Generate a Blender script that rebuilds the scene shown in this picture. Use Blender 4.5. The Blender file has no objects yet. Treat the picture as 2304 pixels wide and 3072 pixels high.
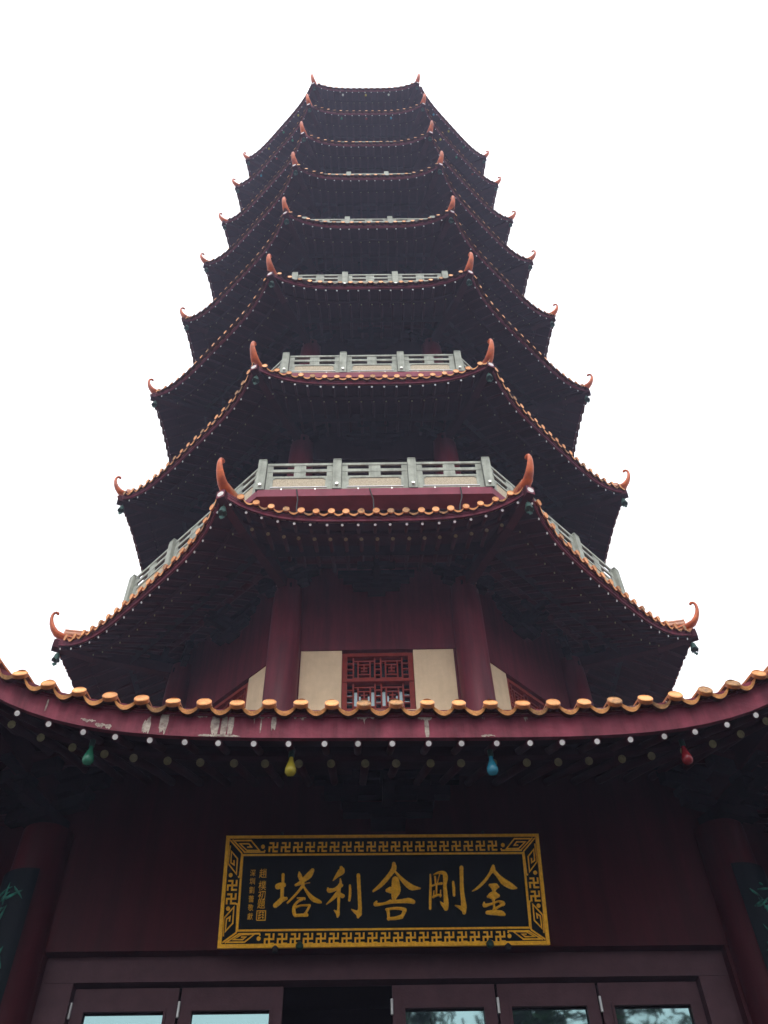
import bpy, math, random
from mathutils import Vector, Matrix
random.seed(7)
sc = bpy.context.scene
COL = sc.collection
R = math.radians
T8 = math.tan(R(22.5))

# ------------------------------------------------------------------ camera
cam_d = bpy.data.cameras.new("camera")
cam = bpy.data.objects.new("camera", cam_d); COL.objects.link(cam)
def cam_basis(p, y, r):
    F = Vector((math.sin(y)*math.cos(p), math.cos(y)*math.cos(p), math.sin(p)))
    Rt = Vector((math.cos(y), -math.sin(y), 0)); U = Rt.cross(F)
    R2 = Rt*math.cos(r)+U*math.sin(r); U2 = -Rt*math.sin(r)+U*math.cos(r)
    return Matrix((R2, U2, -F)).transposed()
cam.matrix_world = Matrix.Translation((-0.125, -15.0, 1.6)) @ cam_basis(R(50.0247), R(1.5769), R(-1.9995)).to_4x4()
cam_d.sensor_fit = 'VERTICAL'; cam_d.sensor_height = 36.0; cam_d.lens = 2620.97/3072*36.0
cam_d.clip_end = 2000; cam_d.clip_start = 0.05
sc.camera = cam

# ------------------------------------------------------------------ world: overcast sky
w = bpy.data.worlds.new("World"); sc.world = w; w.use_nodes = True
nt = w.node_tree; nt.nodes.clear()
out = nt.nodes.new("ShaderNodeOutputWorld"); bg = nt.nodes.new("ShaderNodeBackground")
sky = nt.nodes.new("ShaderNodeTexSky"); sky.sky_type = 'NISHITA'; sky.sun_disc = False
sky.sun_elevation = R(52); sky.sun_rotation = R(180); sky.dust_density = 4.0; sky.air_density = 1.0
hs = nt.nodes.new("ShaderNodeHueSaturation"); hs.inputs['Saturation'].default_value = 0.22
mx = nt.nodes.new("ShaderNodeMix"); mx.data_type = 'RGBA'; mx.inputs[0].default_value = 0.6
mx.inputs[7].default_value = (10.0, 10.1, 10.4, 1)
nt.links.new(sky.outputs[0], hs.inputs['Color']); nt.links.new(hs.outputs[0], mx.inputs[6])
nt.links.new(mx.outputs[2], bg.inputs['Color']); bg.inputs['Strength'].default_value = 0.12
nt.links.new(bg.outputs[0], out.inputs['Surface'])

# ------------------------------------------------------------------ soft sun behind the cloud, from behind the camera
sd = bpy.data.lights.new("sun", 'SUN'); sd.energy = 0.8; sd.angle = R(20); sd.color = (1.0, 0.95, 0.88)
so = bpy.data.objects.new("sun", sd); COL.objects.link(so)
so.rotation_euler = (R(38), 0, R(-8)); so.location = (0, -20, 60)

sc.view_settings.view_transform = 'Standard'; sc.view_settings.look = 'None'
sc.view_settings.gamma = 1.0; sc.view_settings.use_curve_mapping = False
sc.view_settings.exposure = 1.12

# ------------------------------------------------------------------ materials
def mat(name, col, rough=0.6, metal=0.0, var=0.25, scale=6.0, bump=0.0, spec=0.12, col2=None, bscale=None, coat=0.0, streak=0.0):
    m = bpy.data.materials.new(name); m.use_nodes = True
    n = m.node_tree.nodes; l = m.node_tree.links
    b = n['Principled BSDF']
    b.inputs['Roughness'].default_value = rough; b.inputs['Metallic'].default_value = metal
    b.inputs['Specular IOR Level'].default_value = spec
    b.inputs['Coat Weight'].default_value = coat
    tc = n.new('ShaderNodeTexCoord')
    nz = n.new('ShaderNodeTexNoise'); nz.inputs['Scale'].default_value = scale; nz.inputs['Detail'].default_value = 6
    nz.inputs['Roughness'].default_value = 0.65
    l.new(tc.outputs['Object'], nz.inputs['Vector'])
    cr = n.new('ShaderNodeValToRGB')
    c2 = col2 or tuple(c*(1-var) for c in col)
    c1 = tuple(min(1, c*(1+var*0.6)) for c in col)
    cr.color_ramp.elements[0].position = 0.3; cr.color_ramp.elements[1].position = 0.7
    cr.color_ramp.elements[0].color = (*c2, 1); cr.color_ramp.elements[1].color = (*c1, 1)
    l.new(nz.outputs['Fac'], cr.inputs['Fac'])
    if streak:
        mp = n.new('ShaderNodeMapping'); mp.inputs['Scale'].default_value = (7, 7, .55); l.new(tc.outputs['Object'], mp.inputs['Vector'])
        n3 = n.new('ShaderNodeTexNoise'); n3.inputs['Scale'].default_value = 1.0; n3.inputs['Detail'].default_value = 8; n3.inputs['Roughness'].default_value = 0.7
        l.new(mp.outputs['Vector'], n3.inputs['Vector'])
        mr = n.new('ShaderNodeMapRange'); mr.inputs[1].default_value = .35; mr.inputs[2].default_value = .65; mr.inputs[3].default_value = 1-streak; mr.inputs[4].default_value = 1+streak*.5
        l.new(n3.outputs['Fac'], mr.inputs[0])
        vm = n.new('ShaderNodeVectorMath'); vm.operation = 'SCALE'; l.new(cr.outputs['Color'], vm.inputs[0]); l.new(mr.outputs[0], vm.inputs['Scale'])
        l.new(vm.outputs[0], b.inputs['Base Color'])
    else: l.new(cr.outputs['Color'], b.inputs['Base Color'])
    if bump:
        n2 = n.new('ShaderNodeTexNoise'); n2.inputs['Scale'].default_value = bscale or scale*8; n2.inputs['Detail'].default_value = 4
        l.new(tc.outputs['Object'], n2.inputs['Vector'])
        bp = n.new('ShaderNodeBump'); bp.inputs['Strength'].default_value = bump; bp.inputs['Distance'].default_value = 0.02
        l.new(n2.outputs['Fac'], bp.inputs['Height']); l.new(bp.outputs['Normal'], b.inputs['Normal'])
    return m
M = dict(
 red=mat('maroon_paint', (0.095, 0.013, 0.021), 0.5, var=0.25, scale=1.1, bump=0.05, bscale=60, spec=0.15, streak=.35),
 deep_red=mat('maroon_paint_darkened', (0.046, 0.005, 0.008), 0.5, var=0.25, scale=1.1, bump=0.05, bscale=60, spec=0.1, streak=.35),  # the maroon paint again, darkened for the ground storey
 shade_wall=mat('shade_darkened_wall', (0.020, 0.007, 0.009), 0.7, var=0.3, scale=3, streak=.3),  # upper and waist walls: shade behind the balconies put into the colour
 fascia=mat('fascia_paint', (0.15, 0.026, 0.042), 0.6, var=0.35, scale=3, bump=0.3, bscale=22, streak=.4),
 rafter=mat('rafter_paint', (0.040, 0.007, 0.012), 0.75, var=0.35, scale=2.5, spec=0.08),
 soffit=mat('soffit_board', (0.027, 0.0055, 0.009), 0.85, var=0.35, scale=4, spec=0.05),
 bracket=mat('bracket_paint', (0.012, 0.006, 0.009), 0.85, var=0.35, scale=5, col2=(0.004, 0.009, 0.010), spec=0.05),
 tile=mat('glazed_orange_tile', (0.38, 0.12, 0.034), 0.35, var=0.4, scale=9, bump=0.25, bscale=40, spec=0.4, coat=0.15),
 tilecap=mat('glazed_tile_cap', (0.80, 0.35, 0.11), 0.45, spec=0.4, var=0.3, scale=14, bump=0.5, bscale=60),
 shade_clay=mat('shade_darkened_clay', (0.075, 0.024, 0.018), 0.8, var=0.3, scale=9),  # unglazed tile undersides, darkened; on upper cap rims it stands in for shadow
 cap2=mat('glazed_tile_cap_dull', (0.66, 0.28, 0.09), 0.55, spec=0.3, var=0.4, scale=18, bump=0.5, bscale=60),
 cap3=mat('glazed_tile_cap_stained', (0.46, 0.22, 0.08), 0.6, spec=0.3, var=0.5, scale=26, bump=0.6, bscale=50, col2=(0.12, 0.08, 0.04)),
 horn=mat('glazed_horn', (0.46, 0.10, 0.022), 0.42, var=0.5, scale=5, bump=0.15, bscale=30, spec=0.2, col2=(0.20, 0.035, 0.012)),
 white=mat('white_paint', (0.60, 0.58, 0.56), 0.6, var=0.35, scale=20),
 yellowcap=mat('ochre_rafter_cap', (0.24, 0.21, 0.11), 0.7, var=0.4, scale=18),
 cream=mat('cream_plaster', (0.56, 0.44, 0.285), 0.85, var=0.16, scale=2.2, bump=0.2, bscale=90, streak=.07),
 lattice=mat('red_lattice_paint', (0.17, 0.02, 0.012), 0.5, var=0.3, scale=8),
 stone=mat('grey_green_stone', (0.30, 0.32, 0.27), 0.8, var=0.3, scale=5, bump=0.25, bscale=70, streak=.25),
 panel=mat('speckled_panel', (0.42, 0.36, 0.26), 0.85, var=0.4, scale=45, bump=0.4, bscale=90),
 slab=mat('slab_paint', (0.17, 0.03, 0.05), 0.6, var=0.25, scale=3),
 gold=mat('gold_leaf', (0.95, 0.45, 0.03), 0.42, metal=0.2, var=0.3, scale=30, bump=0.5, bscale=120),
 black=mat('black_lacquer', (0.003, 0.007, 0.008), 0.5, var=0.3, scale=5, spec=0.06),
 doorp=mat('door_brown', (0.068, 0.032, 0.038), 0.55, var=0.2, scale=7, bump=0.1),
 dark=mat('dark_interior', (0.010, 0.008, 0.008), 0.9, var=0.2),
 bronze=mat('green_bronze', (0.02, 0.055, 0.045), 0.5, metal=0.4, var=0.5, scale=25),
 metal=mat('pale_metal', (0.45, 0.46, 0.44), 0.4, metal=0.5, var=0.2),
 cable=mat('black_rubber', (0.02, 0.02, 0.02), 0.6),
 teal=mat('teal_paint', (0.02, 0.14, 0.10), 0.6, var=0.6, scale=14, col2=(0.003, 0.012, 0.012)),
 couplet=mat('dark_green_lacquer', (0.002, 0.006, 0.008), 0.5, spec=0.06, var=0.4, scale=3),
 stain=mat('bared_plaster', (0.34, 0.30, 0.25), 0.9, var=0.3, scale=25, col2=(0.13, 0.09, 0.08)),
 paving=mat('grey_paving', (0.065, 0.062, 0.058), 0.85, var=0.3, scale=1.2, bump=0.3, bscale=15),
 bark=mat('bark', (0.09, 0.065, 0.045), 0.9, var=0.4, scale=8, bump=0.6),
 leaf=mat('pine_foliage', (0.035, 0.075, 0.022), 0.7, var=0.5, scale=1.5),
 tube=mat('milky_tube', (0.62, 0.66, 0.66), 0.35, var=0.1),
)
def glass(name, col, rough=0.03):
    m = bpy.data.materials.new(name); m.use_nodes = True
    n = m.node_tree.nodes; l = m.node_tree.links; b = n['Principled BSDF']
    b.inputs['Base Color'].default_value = (*col, 1); b.inputs['Metallic'].default_value = 1.0; b.inputs['Roughness'].default_value = rough
    nz = n.new('ShaderNodeTexNoise'); nz.inputs['Scale'].default_value = 1.3
    tc = n.new('ShaderNodeTexCoord'); l.new(tc.outputs['Object'], nz.inputs['Vector'])
    bp = n.new('ShaderNodeBump'); bp.inputs['Strength'].default_value = 0.06; bp.inputs['Distance'].default_value = 0.05
    l.new(nz.outputs['Fac'], bp.inputs['Height']); l.new(bp.outputs['Normal'], b.inputs['Normal'])
    return m
M['pane'] = glass('door_glass', (0.17, 0.27, 0.265))
M['wpane'] = glass('window_glass', (0.085, 0.105, 0.11), 0.15)
def bulbm(name, c):
    m = mat(name, c, 0.25, var=0.2, scale=6, coat=0.5); return m
BULB = dict(green=bulbm('green_bulb', (0.02, 0.15, 0.085)), yellow=bulbm('yellow_bulb', (0.34, 0.27, 0.02)),
            blue=bulbm('blue_bulb', (0.02, 0.18, 0.26)), red=bulbm('red_bulb', (0.18, 0.008, 0.012)), white=bulbm('white_bulb', (.5, .5, .45)))

# ------------------------------------------------------------------ mesh builder
class MB:
    def __init__(s): s.v = []; s.f = []; s.m = []; s.mats = []; s.sm = []
    def mi(s, m):
        if m not in s.mats: s.mats.append(m)
        return s.mats.index(m)
    def add(s, vs, fs, m, smooth=False):
        b = len(s.v); s.v += [tuple(p) for p in vs]; i = s.mi(m)
        for f in fs: s.f.append([b+q for q in f]); s.m.append(i); s.sm.append(smooth)
    def grid(s, rows, m, smooth=False, closed=False):
        nr, nc = len(rows), len(rows[0]); vs = [p for r in rows for p in r]; fs = []
        for i in range(nr-1):
            for j in range(nc if closed else nc-1):
                k = (j+1) % nc; fs.append((i*nc+j, i*nc+k, (i+1)*nc+k, (i+1)*nc+j))
        s.add(vs, fs, m, smooth)
    def box(s, c, ax, ay, az, m):   # centre and three half-axis vectors
        c, ax, ay, az = map(Vector, (c, ax, ay, az)); vs = []
        for i in (-1, 1):
            for j in (-1, 1):
                for k in (-1, 1): vs.append(c+ax*i+ay*j+az*k)
        s.add(vs, [(0,1,3,2),(4,6,7,5),(0,4,5,1),(2,3,7,6),(0,2,6,4),(1,5,7,3)], m)
    def tube(s, pts, rad, m, n=8, caps=(None, None), smooth=True):
        pts = [Vector(p) for p in pts]; rows = []
        if not hasattr(rad, '__len__'): rad = [rad]*len(pts)
        up = Vector((0, 0, 1))
        for i, p in enumerate(pts):
            d = (pts[min(i+1, len(pts)-1)]-pts[max(i-1, 0)]).normalized()
            a = d.cross(up)
            if a.length < 1e-3: a = d.cross(Vector((0, 1, 0)))
            a.normalize(); b = a.cross(d).normalized()
            rows.append([p+(a*math.cos(2*math.pi*q/n)+b*math.sin(2*math.pi*q/n))*rad[i] for q in range(n)])
        s.grid(rows, m, smooth, closed=True)
        s.add(rows[0], [tuple(range(n))], caps[0] or m); s.add(rows[-1], [tuple(range(n))], caps[1] or m)
    def lathe(s, c, prof, m, n=16, smooth=True, tilt=None):
        c = Vector(c); rows = []
        for r, z in prof:
            rows.append([c+Vector((r*math.cos(2*math.pi*q/n), r*math.sin(2*math.pi*q/n), z)) for q in range(n)])
        s.grid(rows, m, smooth, closed=True)
        s.add(rows[0], [tuple(range(n))], m); s.add(rows[-1], [tuple(range(n))], m)
    def build(s, name, parent=None, loc=None):
        me = bpy.data.meshes.new(name)
        vs = s.v if loc is None else [(x-loc[0], y-loc[1], z-loc[2]) for x, y, z in s.v]
        me.from_pydata(vs, [], s.f); 
        for m in s.mats: me.materials.append(m)
        me.polygons.foreach_set('material_index', s.m); me.polygons.foreach_set('use_smooth', s.sm)
        me.update(); me.validate()
        o = bpy.data.objects.new(name, me); COL.objects.link(o)
        if loc is not None: o.location = loc
        if parent: o.parent = parent
        return o
def tag(o, label=None, cat=None, group=None, kind=None):
    if label: o['label'] = label
    if cat: o['category'] = cat
    if group: o['group'] = group
    if kind: o['kind'] = kind
    return o
def empty(name, loc=(0, 0, 0), label=None, cat=None, group=None):
    o = bpy.data.objects.new(name, None); COL.objects.link(o); o.location = loc
    return tag(o, label, cat, group)

def face(k):
    th = R(-90+45*k); return Vector((math.cos(th), math.sin(th), 0)), Vector((-math.sin(th), math.cos(th), 0))
FR = [face(k) for k in range(8)]
def W(k, a, t, z): n, s = FR[k % 8]; return n*a+s*t+Vector((0, 0, z))
def cdir(c): th = R(-67.5+45*c); return Vector((math.cos(th), math.sin(th), 0))   # corner c lies between faces c and c+1

# ------------------------------------------------------------------ ground
g = MB(); ng = 48
g.add([(0, 0, 0)]+[(150*math.cos(2*math.pi*i/ng), 150*math.sin(2*math.pi*i/ng), 0) for i in range(ng)],
      [(0, 1+i, 1+(i+1) % ng) for i in range(ng)], M['paving'])
tag(g.build('ground'), kind='structure')

# ------------------------------------------------------------------ pagoda
# eave: corner apothem, inset at mid side, height at mid side, corner rise, exponent, lift fade length
EV = [(9.55, .10, 5.72, 1.12, 4.6, 2.4), (6.08, .30, 12.44, .36, 4.0, 1.7), (5.82, .25, 16.98, .27, 4.0, 1.7), (5.84, .25, 21.31, .28, 4.0, 1.7),
      (5.66, .25, 25.51, .42, 4.0, 1.7), (5.61, .30, 29.64, .40, 4.0, 1.7), (5.45, .30, 33.47, .41, 4.0, 1.7), (5.37, .25, 37.33, .40, 4.0, 1.7),
      (5.27, .20, 40.80, .40, 4.0, 1.7)]
RAIL = {1: (5.06, 15.0), 2: (4.76, 19.57), 3: (4.82, 23.75), 4: (4.69, 27.95), 5: (4.64, 32.10), 6: (4.52, 35.95), 7: (4.45, 39.75)}
WALL = [7.5, 3.75, 3.72, 3.68, 3.6, 3.55, 3.5, 3.45, 3.4]
def P(i, k, t, o, z):
    apc, ins, zm, rise, ex, wl = EV[i]; ap = apc+o; u = min(1.0, abs(t)/(ap*T8)); gg = u**ex
    ww = max(0.0, 1+min(0, o)/wl)**1.2
    return W(k, ap-ins*(1-gg)*ww, t, zm+z+rise*gg*ww)
def hip(i, c, o, z):
    apc, ins, zm, rise, ex, wl = EV[i]; ww = max(0.0, 1+min(0, o)/wl)**1.2
    return cdir(c)*((apc+o)/math.cos(R(22.5)))+Vector((0, 0, zm+z+rise*ww))
def rz(i, o):      # roof surface height above the fascia line
    d = max(0, -o)
    if i == 0: return .10+.27*d+.05*d*d
    if i == 8: return .10+.45*d+.10*d*d
    return .10+.42*d+.05*d*d
ORD = ['entrance', 'first', 'second', 'third', 'fourth', 'fifth', 'sixth', 'seventh', 'topmost']
pag = empty('pagoda', (0, 0, 0), 'nine-storey octagonal maroon pagoda with orange tiled eaves and upturned corner horns', 'pagoda')
PITCH = .245
rest_rafters = MB(); ground_rafters = MB(); GROUND = []
CROSS = [(-1, 0), (-.6, .7), (0, 1.0), (.6, .7), (1, 0)]

for i in range(9):
    apc, ins, zm, rise, ex, wl = EV[i]
    oend = {0: -(9.55-3.9), 8: -5.0}.get(i, -(apc-RAIL.get(i, (0, 0))[0]+.32) if i in RAIL else 0)
    rf = MB()
    for k in range(8):
        half = (apc+.05)*T8; n = int((half-.10)/PITCH)
        detail = k in (0, 1, 7, 2, 6)
        # base sheet under the tiles
        rows = []
        for a in range(9):
            o = .02+(oend-.02)*a/8
            rows.append([P(i, k, (apc+o)*T8*u, o, rz(i, o)-.05) for u in [q/10-1 for q in range(21)]])
        rf.grid(rows, M['tile'], True)
        for j in range(-n, n+1):
            t = j*PITCH
            jit = random.uniform(-.006, .006); jz = random.uniform(-.006, .006)
            # how far up the slope before the hip cuts the row
            oe = max(oend, abs(t)/T8-apc+.06)
            if oe > -.05: oe = -.05
            ns = 6 if i in (0, 8) else 4
            r = .052; rows = []; under = []
            base = P(i, k, t, .07, 0)
            for a in range(ns+1):
                o = .07+(oe-.07)*(a/ns)**1.4
                c = P(i, k, t+jit, o, rz(i, o)+jz)
                s_ = FR[k][1]
                if detail:
                    rows.append([c+s_*(r*math.cos(q))+Vector((0, 0, r*math.sin(q))) for q in [R(x) for x in range(0, 181, 20)]])
                    under.append([c+s_*(r*math.cos(q))+Vector((0, 0, r*math.sin(q))) for q in [R(x) for x in range(180, 361, 30)]])
                else: rows.append([c+s_*(r*x)+Vector((0, 0, r*y)) for x, y in CROSS])
            rf.grid(rows, M['tile'], True)
            if detail: rf.grid(under[:3], M['shade_clay'], True)
            if detail:   # round cap
                c = P(i, k, t+jit, .085, rz(i, 0)+jz+.004); nn, s_ = FR[k]
                ti = R(random.uniform(-4, 4)+{0: 30, 1: -8, 2: -6, 3: 2}.get(i, 7)); nv = (nn*math.cos(ti)+Vector((0, 0, math.sin(ti)))).normalized(); uv = nv.cross(s_)*-1
                if uv.z < 0: uv = -uv
                capmat = random.choices([M['tilecap'], M['cap2'], M['cap3']], [5, 3, 1.3])[0]; rr = .058*random.uniform(.96, 1.04); N = 16
                ring = lambda rad, dd: [c+nv*dd+(s_*math.cos(2*math.pi*q/N)+uv*math.sin(2*math.pi*q/N))*rad for q in range(N)]
                rf.grid([ring(rr, -.03), ring(rr, 0)], M['tile'] if i < 2 else M['shade_clay'], True, closed=True); rf.grid([ring(rr, 0), ring(rr-.006, .006), ring(rr-.014, .001)], capmat, False, closed=True)
                rf.add(ring(rr-.014, .001), [tuple(range(N))], capmat)
            # drip tile between this row and the next: a sagging crescent
            if j < n or True:
                tm = t+PITCH/2
                if abs(tm)+PITCH/2 < half+.10:
                    tops = []; bots = []; tb = []; bb = []
                    for q in range(9):
                        x = q/8*2-1; tt = tm+x*(PITCH/2-.035); sag = -.062*(1-x*x)
                        tops.append(P(i, k, tt, .075, rz(i, 0)-.005+sag)); tb.append(P(i, k, tt, -.35, rz(i, -.35)-.005+sag))
                        th_ = .022+.010*(1-x*x)
                        bots.append(P(i, k, tt, (.06 if i < 3 else .098), rz(i, 0)-.005+sag-th_)); bb.append(P(i, k, tt, -.10, rz(i, -.10)+sag-.03))
                    rf.grid([tb, tops], M['tile'], True); rf.grid([tops, bots], random.choices([M['tilecap'], M['cap2'], M['cap3']], [4, 3, 2])[0]); rf.grid([bots, bb], M['shade_clay'], True)
        # hip ridge
    for c in range(8):
        pts = [hip(i, c, -.10+(oend+.10)*a/10, rz(i, -.10+(oend+.10)*a/10)+.09) for a in range(11)]
        rf.tube(pts, .085 if i else .06, M['tile'], n=8)
        if i == 0: continue
        pts2 = [p+Vector((0, 0, .10)) for p in pts]; rf.tube(pts2, .05, M['tile'], n=6)
    roof = rf.build('roof', pag)
    if i == 0: GROUND.append(roof)
    # fascia board
    fb = MB(); hh = (.10 if i == 0 else .075); hb_ = (.155 if i == 0 else .075); dn = (-.06 if i == 0 else 0)
    for k in range(8):
        prof = [(0, hh), (0, -hb_), (-.045, -hb_), (-.045, hh)]
        us = [math.sin(q/24*math.pi/2) for q in range(-24, 25)]
        fb.grid([[P(i, k, (apc+o)*T8*u, o, z+(.02 if i else 0)) for u in us] for o, z in prof+[prof[0]]], M['fascia'])
        # thin moulding under the tiles
        fb.grid([[P(i, k, (apc+o)*T8*u, o, z) for u in us] for o, z in [(.012, hh-.03), (.012, hh-.07), (-.03, hh-.07)]], M['fascia'])
    if i == 0:
        # bared patches on the front fascia, each a thin flake proud of the board
        def flake(x0, x1, z0, z1, seed):
            rnd = random.Random(seed); N = max(6, int((x1-x0)/.006)); rows = [[], []]
            e0 = e1 = 0; vert = (z1-z0) > (x1-x0)*.9; zc = (z0+z1)/2; hz_ = (z1-z0)/2
            for q in range(N+1):
                x = x0+(x1-x0)*q/N; am = .010 if not vert else .022
                e0 = .55*e0+rnd.uniform(-1, 1)*am; e1 = .55*e1+rnd.uniform(-1, 1)*am*1.4
                tp = min(1, .35+2.2*math.sin(math.pi*q/N)*.6)
                a_ = zc+max(.002, hz_*tp+e0*.5); b_ = zc-max(.002, hz_*tp+e1)
                rows[0].append(P(0, 0, x, .003, min(.098, a_))); rows[1].append(P(0, 0, x, .003, max(-.153, b_)))
            fb.grid(rows, M['stain'])
        X = lambda a: (a-1162)*.00264-.02
        FL = [(X(a/1.4426), X(b/1.4426), .10-(d-330)/90*.255, .10-(c-330)/90*.255) for a, b, c, d in
              [(610, 775, 337, 346), (728, 768, 333, 356), (703, 738, 345, 412), (635, 668, 375, 419), (650, 664, 366, 380), (798, 1002, 338, 350), (850, 905, 342, 356),
               (915, 950, 350, 418), (958, 984, 345, 418), (986, 1010, 345, 415), (870, 1042, 413, 421), (440, 510, 403, 414), (375, 440, 396, 402), (1085, 1197, 345, 354),
               (1165, 1186, 350, 388), (1090, 1096, 355, 372), (1235, 1335, 346, 355), (1290, 1310, 350, 362), (1505, 1610, 351, 358), (1550, 1562, 352, 366), (215, 222, 366, 392), (1120, 1126, 360, 400)]]
        FL += [(X(1150+a/1.4376), X(1150+b/1.4376), .10-(d-295)/78*.255, .10-(c-295)/78*.255) for a, b, c, d in
               [(50, 230, 303, 311), (120, 180, 306, 326), (146, 164, 318, 368), (385, 608, 303, 309), (388, 402, 305, 318), (568, 584, 305, 327), (722, 756, 297, 305), (835, 960, 296, 300),
                (960, 1132, 288, 294), (1195, 1227, 272, 298), (378, 436, 366, 372), (860, 866, 290, 310)]]
        for q, f_ in enumerate(FL): flake(*f_, q)
    fb.build('fascia', roof)
    # soffit boards following the two rafter rows
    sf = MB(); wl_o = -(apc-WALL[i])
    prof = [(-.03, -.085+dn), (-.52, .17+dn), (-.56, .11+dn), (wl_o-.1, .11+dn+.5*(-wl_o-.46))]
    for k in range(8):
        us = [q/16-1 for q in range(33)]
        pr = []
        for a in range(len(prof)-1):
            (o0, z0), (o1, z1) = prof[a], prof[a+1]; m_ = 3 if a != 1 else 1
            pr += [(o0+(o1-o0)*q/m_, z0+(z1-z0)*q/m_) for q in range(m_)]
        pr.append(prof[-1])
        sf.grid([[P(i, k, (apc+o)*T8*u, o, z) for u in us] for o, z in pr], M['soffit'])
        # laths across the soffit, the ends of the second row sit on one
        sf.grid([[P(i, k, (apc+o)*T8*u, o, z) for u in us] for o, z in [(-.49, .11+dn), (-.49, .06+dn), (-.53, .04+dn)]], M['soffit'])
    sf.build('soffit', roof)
    # rafters
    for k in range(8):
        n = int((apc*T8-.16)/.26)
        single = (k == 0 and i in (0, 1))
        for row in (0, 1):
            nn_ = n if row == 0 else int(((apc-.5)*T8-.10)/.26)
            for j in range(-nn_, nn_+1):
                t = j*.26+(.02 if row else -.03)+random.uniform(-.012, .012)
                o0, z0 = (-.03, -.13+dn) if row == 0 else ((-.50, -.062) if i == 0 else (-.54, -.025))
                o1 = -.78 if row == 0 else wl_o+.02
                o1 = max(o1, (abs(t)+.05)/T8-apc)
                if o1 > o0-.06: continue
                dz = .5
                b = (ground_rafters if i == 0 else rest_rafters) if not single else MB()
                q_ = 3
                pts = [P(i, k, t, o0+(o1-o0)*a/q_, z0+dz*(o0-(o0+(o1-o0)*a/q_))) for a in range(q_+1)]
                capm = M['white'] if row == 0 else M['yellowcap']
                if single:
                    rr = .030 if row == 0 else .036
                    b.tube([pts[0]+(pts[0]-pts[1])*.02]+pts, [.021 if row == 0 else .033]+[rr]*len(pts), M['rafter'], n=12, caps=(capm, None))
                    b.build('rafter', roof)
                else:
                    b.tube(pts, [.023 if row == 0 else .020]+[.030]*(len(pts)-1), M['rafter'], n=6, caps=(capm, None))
    # corner beam with a painted end
    for c in range(8):
        b = MB(); d = cdir(c); s_ = Vector((-d.y, d.x, 0))
        p0 = hip(i, c, .02, -.07); p1 = hip(i, c, -.7, .06); p2 = hip(i, c, wl_o+.1, .35+.0)
        rows = []
        for p, hh_ in ((p0, .09), (p1, .10), (p2, .12)):
            rows.append([p+s_*(.075*x)+Vector((0, 0, hh_*y)) for x, y in ((-1, -1), (1, -1), (1, 1), (-1, 1))])
        b.grid(rows[:2], M['rafter'], closed=True); b.grid(rows[1:], M['soffit'], closed=True); b.add(rows[0], [(0, 1, 2, 3)], M['fascia'])
        cc = p0+d*.004
        b.add([cc+(s_*math.cos(2*math.pi*q/14)+Vector((0, 0, 1))*math.sin(2*math.pi*q/14))*.058 for q in range(14)], [tuple(range(14))], M['white'])
        b.build('corner_beam', roof)
    # upturned corner horn
    for c in range(8):
        b = MB(); d = cdir(c); s_ = Vector((-d.y, d.x, 0)); o_ = hip(i, c, 0, 0)
        sp = [(-.80, .35, .03, .04), (-.55, .28, .045, .06), (-.32, .23, .058, .085), (-.12, .235, .064, .10), (.03, .30, .058, .09), (.115, .40, .050, .075), (.17, .51, .042, .062), (.20, .62, .034, .05), (.205, .71, .029, .04), (.19, .77, .025, .033), (.16, .80, .024, .03), (.13, .795, .03, .034), (.115, .775, .03, .034), (.112, .755, .016, .018)]
        rows = []
        for q, (rr, zz, a_, b_) in enumerate(sp):
            pr0 = sp[max(q-1, 0)]; pr1 = sp[min(q+1, len(sp)-1)]
            tv = (d*(pr1[0]-pr0[0])+Vector((0, 0, pr1[1]-pr0[1]))).normalized(); nv = tv.cross(s_)
            ctr = o_+d*rr+Vector((0, 0, zz-.09))
            rows.append([ctr+nv*(a_*math.cos(2*math.pi*w_/12))+s_*(b_*math.sin(2*math.pi*w_/12)) for w_ in range(12)])
        b.grid(rows, M['horn'], True, closed=True); b.add(rows[0], [tuple(range(12))], M['horn']); b.add(rows[-1], [tuple(range(12))], M['horn'])
        b.build('roof_horn', roof)
tag(rest_rafters.build('rafters', pag), kind='stuff'); _o = tag(ground_rafters.build('rafters', pag), kind='stuff'); GROUND.append(_o)

# top roof: drum and spire
b = MB(); zt = EV[8][2]+rz(8, -5.0)
b.lathe((0, 0, zt-.3), [(.9, 0), (.95, .5), (.6, .8), (.75, 1.1), (.3, 1.5), (.55, 2.0), (.6, 2.3), (.2, 2.7), (.4, 3.1), (.42, 3.4), (.12, 3.8), (.25, 4.3), (.05, 5.2), (.02, 6.4)], M['bronze'], 20)
b.build('spire', pag)

# walls, columns, slabs, balustrades
def ring_prism(b, ap, z0, z1, m, caps=False, inner=None):
    c0 = [cdir(c)*(ap/math.cos(R(22.5)))+Vector((0, 0, z0)) for c in range(8)]
    c1 = [p+Vector((0, 0, z1-z0)) for p in c0]
    b.grid([c0, c1], m, closed=True)
    if caps: b.add(c0, [tuple(range(8))], m); b.add(c1, [tuple(range(8))], m)
def fbox(b, k, a, t0, t1, z0, z1, dep, m):    # box on face k with its front at apothem a
    n, s_ = FR[k % 8]
    b.box(W(k, a-dep/2, (t0+t1)/2, (z0+z1)/2), s_*((t1-t0)/2), n*(dep/2), (0, 0, (z1-z0)/2), m)

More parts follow.
